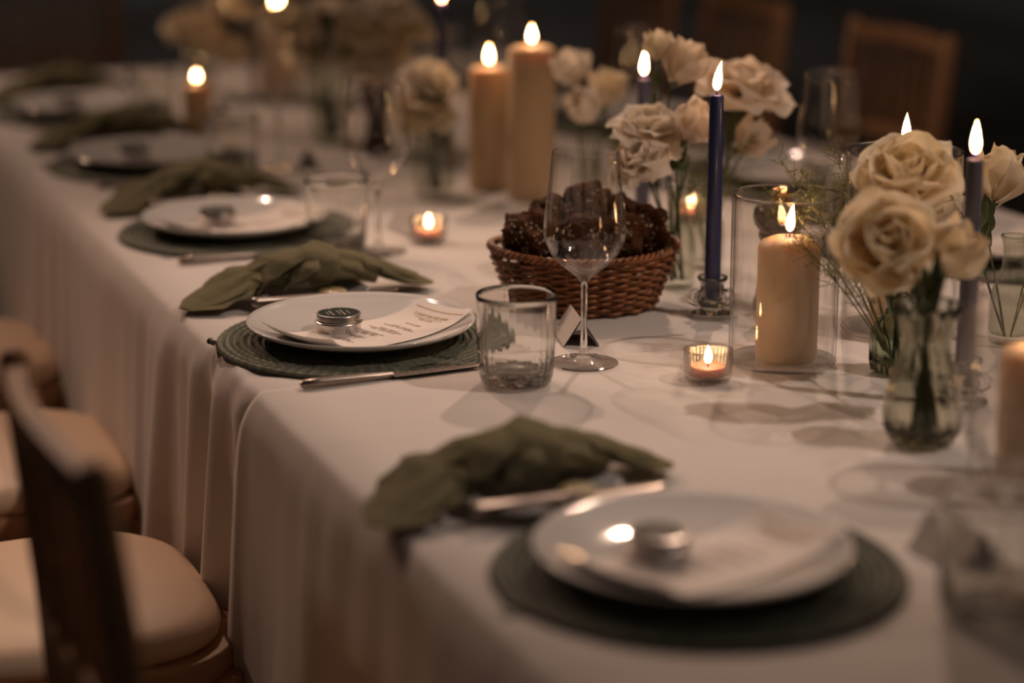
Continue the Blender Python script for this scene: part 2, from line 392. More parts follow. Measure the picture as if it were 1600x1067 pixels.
def b_plate():
    t = thing('dinner_plate', 'plate', 'plate')
    R = .14; n = 26
    top = [(R * i / n, plate_z(R * i / n)) for i in range(n + 1)]
    prof = [(0, .0015), (.075, .0015), (.078, 0), (.082, 0), (.084, .002)] + [(R * q, plate_z(R * q) - .0035) for q in (.7, .8, .9, .97)] + [(R + .0005, plate_z(R) - .0012), (R, plate_z(R) + .0006)] + list(reversed(top[:-1]))
    part('glazed_dish', MB().lathe(prof, 96), 'china', t, 'all')
    return t
def b_sideplate():
    t = thing('side_plate', 'side plate', 'plate')
    R = .082
    pz = lambda r: .004 + .013 * max(0, (r / R - .5) / .5) ** 1.6
    prof = [(0, .001), (.042, .001), (.044, 0), (.048, .001)] + [(R * q, pz(R * q) - .003) for q in (.75, .85, .95)] + [(R + .0004, pz(R) - .001), (R, pz(R))] + [(R * q, pz(R * q)) for q in (.95, .85, .75, .65, .55, .4, .2, 0)]
    part('glazed_dish', MB().lathe(prof, 72), 'china', t, 'all')
    return t
def b_tin():
    t = thing('tin', 'tin', 'tin')
    r = .0275
    part('tin_base', MB().lathe([(0, 0), (r - .001, 0), (r, .001), (r, .0105), (r + .0002, .011), (r - .001, .0125), (r - .001, .016), (0, .016)], 64), 'tin', t)
    lid = part('lid', MB().lathe([(r - .0008, .0115), (r + .0016, .0118), (r + .0022, .0128), (r + .0016, .0138), (r + .0002, .0145), (r + .0009, .0155), (r + .0002, .0168), (r + .0004, .0218), (r - .0004, .0230), (r - .002, .0233), (r - .0022, .0226), (0, .0226)], 64), 'tin', t)
    part('lid_label', MB().lathe([(r - .0024, .0226), (r - .0024, .0230), (0, .0230)], 64), 'tinlabel', lid)['label'] = 'dark green round paper label'
    mb = MB(); rnd = random.Random(3)
    for row, (x, hw) in enumerate([(-.014, .006), (-.009, .010), (.0, .009), (.005, .012), (.012, .008)]):
        y = -hw
        while y < hw:
            l = rnd.uniform(.0012, .003); mb.box((x, y + l / 2, .0231), (.0022 if row % 2 else .0014, l, .0002)); y += l + .0008
    part('label_print', mb, 'tinprint', lid, False)
    return t
def b_menu():
    """sheet lying across a dinner plate; local origin = plate centre at plate underside"""
    t = thing('menu_card', 'menu', 'menu')
    A = Vector((-.135, -.020)); B = Vector((-.095, -.103)); C = Vector((.070, .064)); D = Vector((.1265, -.012))
    # A far-left corner, B near-left, C far-right, D near-right (filled in from the photograph's layout)
    A, B, C, D = [Vector(q) for q in MENU]
    def P(s, q):
        top = A.lerp(C, s); bot = B.lerp(D, s); p = top.lerp(bot, q)
        z = plate_z(min(p.length, .1405)) + .0016
        z += .010 * max(0, 1 - s / .14) ** 2 + .003 * smooth01((s - .85) / .15)
        return Vector((p.x, p.y, z))
    ns, nq = 60, 16
    mb = MB().grid(lambda i, j: P(i / (ns - 1), j / (nq - 1)), ns, nq)
    mb.grid(lambda i, j: P(i / (ns - 1), j / (nq - 1)) - Vector((0, 0, .0004)), ns, nq, flip=True)
    sheet = part('sheet', mb, 'paper', t, 'all')
    mg = MB(); mi = MB(); rnd = random.Random(11)
    def strip(m, s0, s1, q0, q1, dz=.0005):
        n = max(2, int((s1 - s0) * 40) + 1); k = max(2, int((q1 - q0) * 30) + 1)
        m.grid(lambda i, j: P(s0 + (s1 - s0) * i / (n - 1), q0 + (q1 - q0) * j / (k - 1)) + Vector((0, 0, dz)), n, k)
    def words(m, s, h, q0, q1, dens=.03):
        q = q0
        while q < q1:
            e = min(q1, q + rnd.uniform(dens * .25, dens * .6)); o = rnd.uniform(-.3, .3) * h
            strip(m, s + o * .3, s + h + o * .3, q, e); q = e + (dens * .2 if rnd.random() < .8 else dens * .6)
    strip(mg, .945, .951, .08, .95)
    words(mg, .885, .020, .20, .80, .05)
    strip(mi, .868, .8705, .25, .75)
    words(mg, .848, .012, .38, .62, .04)
    words(mg, .76, .020, .38, .62, .05)
    for s, a, b in [(.685, .36, .66), (.665, .25, .75), (.60, .35, .65), (.58, .22, .75), (.56, .3, .7), (.49, .3, .68), (.47, .38, .62), (.455, .35, .6), (.39, .38, .62), (.37, .4, .6), (.30, .32, .62), (.28, .36, .7)]:
        words(mi, s, .010, a, b, .04)
    for s in (.19, .165, .14): words(mi, s, .006, .2, .85, .035)
    part('gold_print', mg, 'gold', sheet, False); part('brown_print', mi, 'ink', sheet, False)
    return t
# corners of the sheet relative to the plate centre (metres)
MENU = [(-.124, .012), (-.068, -.102), (.104, .078), (.138, -.022)]
def b_knife():
    """handle end at -x, blade towards +x"""
    t = thing('dinner_knife', 'knife', 'knife')
    hd = MB().tube([(-.115, 0, .0045), (-.112, 0, .0048), (-.09, 0, .005), (-.04, 0, .0045), (-.008, 0, .004), (-.002, 0, .004)], [.0025, .0052, .0056, .0048, .0038, .003], 12)
    part('handle', hd, 'steel', t)
    def pt(i, j):
        x = -.003 + .118 * i / 20; wv = .0085 * (1 - (i / 20) ** 6) ** .5 if i < 20 else .0003
        y = (-1, 0, 1, 0)[j] * wv; z = .0035 + (0, .0013, 0, -.0013)[j]
        return (x, y + (.002 * (i / 20)), z)
    part('blade', MB().grid(pt, 21, 4, closev=True), 'steel', t)
    return t
def b_butterknife():
    t = thing('butter_knife', 'knife', 'knife')
    part('handle', MB().tube([(-.085, 0, 0), (-.083, 0, 0), (-.078, 0, 0), (-.074, 0, 0), (-.03, 0, 0), (.012, 0, 0)], [.002, .0055, .0068, .0055, .0052, .0042], 14), 'steel', t)
    part('bolster', MB().tube([(.012, 0, 0), (.015, 0, 0), (.019, 0, 0), (.023, 0, 0), (.026, 0, 0), (.032, 0, 0)], [.004, .0062, .0066, .0062, .004, .0035], 14), 'steel', t)['label'] = 'rounded shiny bolster'
    def pt(i, j):
        x = .03 + .085 * i / 16; wv = .0085 * max(.02, (1 - (i / 16) ** 5)) ** .5 * (.5 + .5 * min(1, i / 3))
        return (x, (-1, 0, 1, 0)[j] * wv, (0, .001, 0, -.001)[j])
    part('blade', MB().grid(pt, 17, 4, closev=True), 'steel', t)
    return t
def b_disc():
    t = thing('butter_pat', 'disc', 'butter')
    part('wrapped_disc', MB().lathe([(0, 0), (.017, 0), (.0192, .002), (.0196, .008), (.0188, .0145), (.016, .0165), (0, .016)], 32), 'butter', t)
    part('paper_collar', MB().lathe([(.0198, .003), (.0203, .004), (.0203, .007), (.0198, .008)], 32), 'butter', t)
    return t
def loft(sp, ww, hh, seed, folds=5, amp=.16, flat=0.35, nu=46, nv=80):
    """soft cloth roll along a spine; lower half squashed flat"""
    rnd = random.Random(seed); ph = [rnd.uniform(0, 6.28) for _ in range(6)]
    sp = [Vector((p[0], p[1], p[2] * .76)) for p in sp]; hh = [h * .82 for h in hh]; n = len(sp)
    def ev(lst, s):
        x = s * (n - 1); i = min(n - 2, int(x)); f = smooth01(x - i) * .5 + (x - i) * .5
        return lst[i] * (1 - f) + lst[i + 1] * f
    def pt(i, j):
        s = i / (nu - 1); c = ev(sp, s); d = ev(sp, min(1, s + .03)) - ev(sp, max(0, s - .03)); d.normalize()
        side = Vector((-d.y, d.x, 0)); side = side.normalized() if side.length > 1e-5 else Vector((0, 1, 0)); up = d.cross(side) * 1.0
        if up.z < 0: up = -up
        a = 2 * pi * j / nv; W = ev(ww, s); H = ev(hh, s)
        rr = 1 + amp * sin(folds * a + ph[0] + 3 * s + 1.5 * sin(4 * s + ph[1])) + amp * .5 * sin((folds * 2 + 1) * a + ph[2] - 5 * s) + amp * .3 * sin(3 * a + 9 * s + ph[3]) - amp * .9 * max(0, sin(2 * a + 5 * s + ph[4])) ** 12 - amp * .7 * max(0, sin(3 * a - 6 * s + ph[5])) ** 14
        x = cos(a) * rr; z = sin(a) * rr
        if z < 0: z *= flat
        p = c + side * (W * x) + up * (H * z)
        p.z = max(p.z, .0008 + .0006 * (1 + sin(a * 4)))
        return p
    mb = MB().grid(pt, nu, nv, closev=True)
    for e in (0, nu - 1):
        mb.f.append(tuple(range(e * nv, e * nv + nv)) if e == 0 else tuple(reversed(range(e * nv, e * nv + nv))))
    return mb
def b_napkin():
    """knotted napkin, long axis x, about 0.33 long"""
    t = thing('napkin', 'napkin', 'napkin')
    k = 1.0
    part('rolled_body', loft([(-.080, .012, .028), (-.05, .008, .040), (-.01, .004, .045), (.03, 0, .044), (.06, 0, .038), (.09, -.002, .026)], [.030, .040, .045, .045, .040, .030], [.018, .026, .029, .027, .024, .018], 1, 3, .09, .9), 'napkin', t, 'all')
    part('knot_wrap', loft([(-.006, .004, .040), (.000, .003, .046), (.010, .001, .047), (.028, .0, .045), (.038, 0, .040)], [.036, .052, .054, .053, .036], [.020, .033, .035, .033, .020], 5, 2, .05, .95, 24, 48), 'napkin', t, 'all')
    part('knot_fold', loft([(-.076, -.036, .012), (-.062, -.036, .040), (-.045, -.026, .060), (-.020, -.010, .070), (.0, .0, .070)], [.006, .020, .030, .030, .014], [.004, .007, .009, .008, .005], 8, 2, .10, .8, 26, 40), 'napkin', t, 'all')
    part('knot_fold', loft([(-.040, -.044, .018), (-.028, -.046, .036), (-.012, -.040, .054), (.004, -.024, .066)], [.006, .018, .026, .014], [.004, .007, .008, .005], 9, 2, .10, .8, 26, 40), 'napkin', t, 'all')
    part('loose_tail', loft([(-.068, -.004, .036), (-.090, -.014, .031), (-.115, -.030, .019), (-.150, -.054, .006), (-.176, -.072, .003)], [.024, .032, .042, .036, .010], [.016, .013, .010, .005, .002], 2, 3, .16, .3), 'napkin', t, 'all')
    part('loose_tail', loft([(-.06, .018, .036), (-.09, .022, .030), (-.115, .014, .018), (-.140, -.006, .007)], [.020, .028, .030, .014], [.014, .012, .009, .004], 6, 3, .16, .3), 'napkin', t, 'all')
    part('loose_tail', loft([(.07, 0, .038), (.095, .0, .032), (.12, -.004, .021), (.148, -.008, .010), (.168, -.004, .004)], [.034, .036, .036, .026, .008], [.020, .018, .013, .008, .003], 3, 3, .13, .5), 'napkin', t, 'all')
    part('loose_tail', loft([(.06, .022, .034), (.10, .028, .026), (.13, .024, .014), (.162, .012, .005)], [.020, .024, .022, .006], [.015, .013, .009, .003], 4, 3, .14, .4), 'napkin', t, 'all')
    return t
def b_tent():
    """small folded black card, ridge along y, pale facing side"""
    t = thing('place_card', 'card', 'card')
    h = .034; b = .022; l = .040
    cd = part('card', MB().add([(-b, -l, 0), (b, -l, 0), (0, -l, h), (-b, l, 0), (b, l, 0), (0, l, h), (-b + .0012, -l, 0), (b - .0012, -l, 0), (0, -l, h - .0018), (-b + .0012, l, 0), (b - .0012, l, 0), (0, l, h - .0018)],
        [(0, 2, 5, 3), (2, 1, 4, 5), (6, 9, 11, 8), (8, 11, 10, 7), (0, 6, 8, 2), (2, 8, 7, 1), (3, 5, 11, 9), (5, 4, 10, 11)]), 'blackcard', t, False)
    part('pale_face', MB().add([(-b - .0004, -l * .98, .0005), (-.0006, -l * .98, h), (-.0006, l * .98, h), (-b - .0004, l * .98, .0005), (-b - .0001, -l * .98, .0005), (-.0003, -l * .98, h), (-.0003, l * .98, h), (-b - .0001, l * .98, .0005)], [(0, 1, 2, 3), (7, 6, 5, 4), (0, 4, 5, 1), (2, 6, 7, 3), (0, 3, 7, 4), (1, 5, 6, 2)]), 'whitecard', cd, False)['label'] = 'white printed face'
    return t
# ================================================================== glassware
def b_wine():
    t = thing('wine_glass', 'glass', 'glass')
    wt = .0011
    out = [(.0478, .168), (.0485, .160), (.0470, .150), (.0400, .134), (.0300, .122), (.0180, .112), (.0090, .105), (.0050, .099)]
    stem = [(.0040, .092), (.0036, .07), (.0036, .045), (.0042, .022), (.0065, .012), (.011, .0065), (.020, .0040), (.034, .0026), (.0405, .0022), (.0415, .0014), (.0400, .0003), (.02, .0003), (0, .0006)]
    rim = [(.0385, .253), (.0400, .240), (.0432, .210), (.0463, .185)]
    inn = [(0, .1085), (.006, .1098), (.0165, .1150), (.0285, .1240), (.0385, .1355), (.0456, .1510), (.0474, .160), (.0467, .168), (.0452, .185), (.0421, .210), (.0390, .240), (.0376, .2528), (.0380, .2538), (.0385, .253)]
    part('bowl', MB().lathe(list(reversed(inn + rim[1:] + out)), 72), 'thin', t, 'all')
    part('stem', MB().lathe(list(reversed([(0, .1015), (.0050, .099)] + stem[:5])) + [], 48), 'glass', t, 'all')
    part('foot', MB().lathe(list(reversed(stem[4:])), 64), 'thinfoot', t, 'all')
    return t
def b_tumbler():
    t = thing('tumbler', 'tumbler', 'glass')
    rib = lambda a, r, z: r if r < .02 else r - .0009 * abs(sin(a * 14)) * min(1, max(0, (.094 - z) / .01))
    prof = [(0, .0015), (.020, .001), (.036, .0005), (.0400, .003), (.0425, .012), (.0445, .05), (.0460, .100), (.0462, .1045), (.0455, .1055), (.0446, .1045), (.0440, .098), (.0425, .05), (.0405, .022), (.036, .0165), (.02, .0145), (.008, .0165), (0, .017)]
    part('fluted_wall', MB().lathe(prof, 112, rib), 'glass', t, 'all')
    mb = MB()
    for k in range(10):
        a = 2 * pi * k / 10
        mb.lathe([(0, .0), (.005, .0008), (.007, .003), (.005, .0055), (0, .0065)], 8, z0=.006, cx=.031 * cos(a), cy=.031 * sin(a))
    part('cut_base', mb, 'glass', t, 'all')
    return t
def flame(parent, z, h=.034, r=.0055, lean=0.0, name='flame'):
    n = 14; prof = []
    mb = MB()
    def pt(i, j):
        s = i / n; rr = r * (sin(pi * min(1, s * 1.0) ** .62)) ** .85 * (1 - .25 * s) if 0 < i < n else 0.00005
        a = 2 * pi * j / 14
        return (rr * cos(a) + lean * s * s * h, rr * sin(a), z + s * h)
    mb.grid(pt, n + 1, 14, closev=True)
    return part(name, mb, 'flame', parent, 'all')
def candle_parts(t, r, h, z0=0, mat='ivory', dome=.012, fh=.036, fr=.006, lean=0, seg=48):
    prof = [(0, z0), (r * .97, z0), (r, z0 + .002), (r, z0 + h - dome), (r * .97, z0 + h - dome * .72), (r * .88, z0 + h - dome * .42), (r * .6, z0 + h - dome * .10), (r * .28, z0 + h - dome * .02), (r * .12, z0 + h - .001), (0, z0 + h - .002)]
    part('wax', MB().lathe(prof, seg), mat, t, 'all')
    part('wick', MB().tube([(0, 0, z0 + h - .003), (0, 0, z0 + h + .005), (.0012, 0, z0 + h + .009)], .0009, 6), 'wick', t)
    flame(t, z0 + h + .005, fh, fr, lean)
    return t
def b_tealight():
    t = thing('tealight_holder', 'tealight', 'tealight')
    rib = lambda a, r, z: r + (.0007 * sin(a * 36) if r > .025 and .003 < z < .036 else 0)
    part('ribbed_glass', MB().lathe([(0, .0006), (.022, .0006), (.0255, .002), (.0270, .006), (.0280, .034), (.0282, .0378), (.0272, .0380), (.0264, .034), (.0254, .010), (.022, .0075), (0, .007)], 144, rib), 'thin2', t, 'all')
    part('wax', MB().lathe([(0, .0078), (.0195, .0078), (.0203, .009), (.0203, .0180), (.0190, .0180), (.0185, .0168), (0, .0163)], 40), 'redwax', t)
    part('wick', MB().tube([(0, 0, .016), (0, 0, .023)], .0008, 6), 'wick', t)
    flame(t, .0205, .021, .0045)
    return t
M['thin2'] = thinglass('ribbed_thin_glass', (.90, .88, .86), .4, 3.0, .06)
def b_hurricane():
    t = thing('hurricane_glass', 'hurricane', 'glass vase')
    R = .0635
    cw = part('cylinder_wall', MB().lathe([(R - .0005, .006), (R, .010), (R, .200), (R - .0008, .2025), (R - .0024, .2025), (R - .003, .200), (R - .003, .010), (R - .005, .0065)], 96), 'thin', t, 'all')
    part('thick_base', MB().lathe([(0, .0006), (R - .006, .0006), (R - .001, .002), (R + .0005, .005), (R - .0005, .0062), (R - .005, .0065), (0, .0062)], 96), 'thinfoot', t, 'all')
    part('rim_lip', MB().tube([((R - .0015) * cos(2 * pi * k / 96), (R - .0015) * sin(2 * pi * k / 96), .2025) for k in range(96)], .0017, 8, closed=True), 'glass', cw, 'all')
    return t
def b_holder():
    t = thing('candle_holder', 'holder', 'candle holder')
    part('glass_cup', MB().lathe([(0, .001), (.024, .0008), (.0275, .002), (.0280, .0045), (.0250, .0065), (.0165, .0085), (.0140, .0115), (.0165, .0150), (.0185, .020), (.0180, .028), (.0155, .036), (.0150, .042), (.0185, .0475), (.0200, .0505), (.0190, .0525), (.0160, .0518), (.0122, .048), (.0118, .030), (.0116, .022), (0, .0205)], 48,
        lambda a, r, z: r * (1 + .05 * abs(cos(a * 4)) * (1 if .012 < z < .034 else 0))), 'glass', t, 'all')
    for s in (-1, 1):
        part('side_knob', MB().tube([(s * .016, 0, .034), (s * .0235, 0, .033), (s * .0275, 0, .027), (s * .0265, 0, .019), (s * .0200, 0, .0155), (s * .0155, 0, .017)], [.002, .0034, .0042, .0042, .0034, .002], 10), 'glass', t, 'all')
    return t
def taper(base, h, mat, label, r=.0107, fh=.037, lean=0.0):
    t = thing('taper_candle', label, 'candle', (base[0], base[1], base[2] + .0215))
    H = h - .0215
    prof = [(0, 0), (r * .95, 0), (r, .003), (r * .93, H * .5), (r * .84, H - .003), (r * .80, H - .0008), (r * .6, H), (0, H - .001)]
    part('wax', MB().lathe(prof, 32), mat, t, 'all')
    part('wick', MB().tube([(0, 0, H - .002), (0, 0, H + .006), (.0015, 0, H + .011)], .0009, 6), 'wick', t)
    flame(t, H + .005, fh, .0058, lean)
    return t
def b_mill():
    t = thing('pepper_mill', 'mill', 'pepper mill')
    part('turned_body', MB().lathe([(0, 0), (.030, 0), (.0325, .003), (.0325, .012), (.0300, .018), (.0275, .030), (.0225, .055), (.0205, .075), (.0225, .088), (.027, .096), (.0275, .100), (.0265, .103), (0, .103)], 48), 'mill', t)
    part('turned_head', MB().lathe([(0, .1035), (.026, .1035), (.0275, .106), (.0330, .114), (.0350, .124), (.0335, .133), (.028, .140), (.016, .1445), (0, .145)], 48), 'mill', t)
    part('top_knob', MB().lathe([(0, .144), (.007, .144), (.0075, .147), (.0115, .150), (.0125, .155), (.0105, .160), (.005, .1625), (0, .163)], 32), 'copper', t)['label'] = 'shiny copper knob'
    return t
def vase(kind, label, x, y, rz=0, scale=1.0, mat='vase'):
    def build():
        t = thing('bud_vase', 'vase', 'vase')
        prof, n, am, tw = VASES[kind]
        wl = .0018
        rib = (lambda a, r, z: r * (1 + am * sin(a * n + z * tw))) if n else None
        inner = [(max(0.001, r - wl), z) for r, z in reversed(prof[1:]) if z > .008]
        full = [(0, .0006)] + prof[1:] + [(prof[-1][0] - wl * .5, prof[-1][1] + .0008)] + inner + [(0, .0085)]
        gb = part('glass_body', MB().lathe(full, 96, rib), mat, t, 'all')
        r1, z1 = prof[-1]
        part('lip', MB().tube([((r1 - .0006) * cos(2 * pi * k / 48), (r1 - .0006) * sin(2 * pi * k / 48), z1 + .0006) for k in range(48)], .0014, 6, closed=True), mat, gb, 'all')
        return t
    return inst('vase' + kind + mat, build, (x, y, tz(y)), rz, label, None, scale)
VASES = {
    'hourglass': ([(0, .0006), (.022, .0006), (.032, .003), (.0385, .016), (.0400, .034), (.0370, .058), (.0300, .082), (.0250, .100), (.0245, .114), (.0290, .132), (.0345, .148)], 12, .05, 22),
    'squat': ([(0, .0006), (.020, .0006), (.026, .003), (.0280, .014), (.0285, .034), (.0270, .050), (.0210, .062), (.0130, .070), (.0110, .078), (.0125, .086), (.0150, .092)], 9, .07, 30),
    'bottle': ([(0, .0006), (.018, .0006), (.0245, .003), (.0260, .014), (.0260, .050), (.0240, .068), (.0180, .084), (.0135, .098), (.0125, .112), (.0140, .126), (.0165, .134)], 16, .03, 0),
    'wide': ([(0, .0006), (.024, .0006), (.030, .003), (.0330, .016), (.0345, .06), (.0345, .095), (.0320, .112), (.0305, .122), (.0335, .134)], 14, .04, 0),
    'tall': ([(0, .0006), (.028, .0006), (.034, .003), (.0360, .02), (.0370, .09), (.0370, .15), (.0355, .178), (.0380, .195)], 0, 0, 0),
}
# ================================================================== flowers
def petal_mesh(L, W, rb, flare, cup, ruffle, seed, mat, nu=13, nv=12):
    """one petal growing from the origin upwards (z) and outwards (+x)"""
    rnd = random.Random(seed); p1, p2, p3 = [rnd.uniform(0, 6.28) for _ in range(3)]; skew = rnd.uniform(-.12, .12)
    def pt(i, j):
        u = -1 + 2 * i / (nu - 1); v = j / (nv - 1)
        wd = W * min(1, .22 + v * 1.9) * sqrt(max(.02, 1 - (max(0, v - .45) / .62) ** 2.6))
        r = rb * sin(pi / 2 * min(1, v * 1.5)) + flare * v ** 2.2
        z = L * v * (1 - .16 * u * u * v) - flare * .55 * v ** 4 * (1 if flare > .008 else .2)
        y = u * wd + skew * L * v * v
        r -= cup * (u * u) * wd * 1.1
        e = v * v
        r += ruffle * e * (sin(u * 3.6 + p1) * .8 + sin(u * 8 + p2) * .35 * abs(u))
        z += ruffle * e * (sin(u * 5 + p3) * .6 + .15 * sin(u * 14 + p1))
        return (r, y, z)
    mb = MB().grid(pt, nu, nv)
    me = mb.mesh('petal', M[mat], 'all'); return me
def leafmesh(L, W, bend, mat='leaf', fold=.25):
    def pt(i, j):
        v = i / 9; u = -1 + j / 2
        wd = W * sin(pi * min(1, .04 + v * .96)) ** .8 * (1 - .3 * v)
        return (L * v * cos(bend * v), u * wd, L * v * sin(bend * v) * 1 + abs(u) * wd * fold)
    return MB().grid(pt, 10, 5).mesh('leaf', M[mat], 'all')
LEAVES = None
def axis_matrix(p, d, spin=0):
    q = Vector(d).normalized().to_track_quat('Z', 'X')
    return Matrix.Translation(Vector(p)) @ q.to_matrix().to_4x4() @ Matrix.Rotation(spin, 4, 'Z')
CACHE = {}
def bloom_layers(kind, R):
    # (count, L, W, rb, flare, cup, ruffle, offset)
    if kind == 'bud':
        return [(3, R * 1.7, R * .62, R * .30, 0, .55, .002, .1), (4, R * 1.75, R * .75, R * .55, .000, .5, .0025, .25), (4, R * 1.6, R * .85, R * .78, .002, .45, .003, .4)]
    if kind == 'rose':
        return [(2, R * .95, R * .40, R * .13, 0, .75, .001, 0), (3, R * 1.0, R * .62, R * .28, 0, .6, .002, .5), (3, R * 1.02, R * .85, R * .46, R * .08, .48, .003, .2), (4, R * 1.0, R * .92, R * .60, R * .25, .38, .004, .9), (5, R * .80, R * .92, R * .68, R * .46, .30, .005, .4)]
    if kind == 'open':
        return [(3, R * .84, R * .62, R * .24, R * .03, .50, .003, 0), (4, R * .86, R * .70, R * .36, R * .16, .42, .004, .6), (5, R * .76, R * .85, R * .50, R * .42, .28, .006, .2), (5, R * .50, R * .92, R * .56, R * .60, .18, .007, 1.1)]
    return []
def flower(label, kind, center, R, axis, base, mat='white_petal', bend=(0, 0), leaves=0, srad=.0016, group=None, sd=None, name='white_rose'):
    """a stem in a vase: Empty at the stem's foot; stem, petals, sepals, leaves are its parts"""
    c = Vector(center); b = Vector(base); ax = Vector(axis).normalized()
    t = thing(name, label, 'flower', tuple(b), 0, group)
    foot = c - ax * (R * .15)
    mid = b.lerp(foot, .55) + Vector((bend[0], bend[1], 0)); pts = []
    for i in range(15):
        s = i / 14; k = foot - ax * .03
        p = b * (1 - s) ** 3 + mid * 3 * s * (1 - s) ** 2 + k * 3 * s * s * (1 - s) + foot * s ** 3
        pts.append(p - b)
    part('stem', MB().tube(pts, [srad] * 15, 7), 'stem', t)
    rnd = random.Random(sd if sd is not None else int(1000 * abs(center[0]) + 77 * abs(center[1])))
    spin = rnd.uniform(0, 6)
    for li, (n, Lp, W, rb, fl, cup, ruf, off) in enumerate(bloom_layers(kind, R)):
        for k in range(n):
            key = (kind, round(R, 4), li, k % 2, mat)
            if key not in CACHE: CACHE[key] = petal_mesh(Lp, W, rb, fl, cup, ruf, li * 7 + k % 2 + 3, mat)
            mm = axis_matrix(c - b - ax * (R * .12 * 0), ax, spin + off + 2 * pi * k / n + rnd.uniform(-.12, .12)) @ Matrix.Rotation(rnd.uniform(-.10, .10), 4, 'Y')
            link('petal', CACHE[key], t, mw=mm)
    # receptacle and sepals
    part('calyx', MB().lathe([(0, -R * .20), (.0022, -R * .18), (R * .16, -R * .04), (R * .22, R * .10), (R * .12, R * .16), (0, R * .16)], 12), 'leaf', t, 'all', mw=axis_matrix(c - b, ax))
    key = ('sepal', round(R, 3))
    if key not in CACHE: CACHE[key] = leafmesh(R * (.95 if kind == 'bud' else .7), R * .12, .5)
    for k in range(5):
        mm = axis_matrix(c - b - ax * R * .05, ax, spin + k * 2 * pi / 5) @ Matrix.Translation((R * .10, 0, 0)) @ Matrix.Rotation(-radians(62 if kind == 'bud' else 40), 4, 'Y')
        link('sepal', CACHE[key], t, mw=mm)
    key = 'leafL'
    if key not in CACHE: CACHE[key] = leafmesh(.045, .011, .7)
    for k in range(leaves):
        p = pts[8 + (k * 2) % 6]; a = rnd.uniform(0, 6.28)
        mm = Matrix.Translation(p) @ Matrix.Rotation(a, 4, 'Z') @ Matrix.Rotation(-radians(rnd.uniform(10, 50)), 4, 'Y')
        link('leaf', CACHE[key], t, mw=mm)
    return t
def fern(label, base, tips, seed, dens=26, size=.02):
    t = thing('asparagus_fern', label, 'foliage', base); rnd = random.Random(seed); b = Vector(base)
    for tip in tips:
        tip = Vector(tip) - b; mid = tip * .5 + Vector((0, 0, .035))
        pts = [(mid * 2 * s * (1 - s) + tip * s * s) for s in [i / 16 for i in range(17)]]
        mb = MB().tube(pts, [.0010 * (1.2 - i / 17) for i in range(17)], 5)
        for k in range(dens):
            s = .40 + .6 * k / dens; i = min(15, int(s * 16)); p = pts[i].lerp(pts[i + 1], s * 16 - i)
            d = Vector((rnd.uniform(-1, 1), rnd.uniform(-1, 1), rnd.uniform(-.3, .9))).normalized(); ln = size * (1.3 - s * .7)
            q = p + d * ln; mb.tube([p, q], .00035, 3, caps=False)
            for m in range(9):
                e = p.lerp(q, (m + 1) / 9); dd = (d + Vector((rnd.uniform(-1, 1), rnd.uniform(-1, 1), rnd.uniform(-1, 1)))).normalized() * .006
                sd = dd.cross(Vector((.3, .5, .8))).normalized() * .0006
                mb.add([e, e + dd * .5 + sd, e + dd, e + dd * .5 - sd], [(0, 1, 2, 3)])
        part('frond', mb, 'fern', t, 'all')
    return t

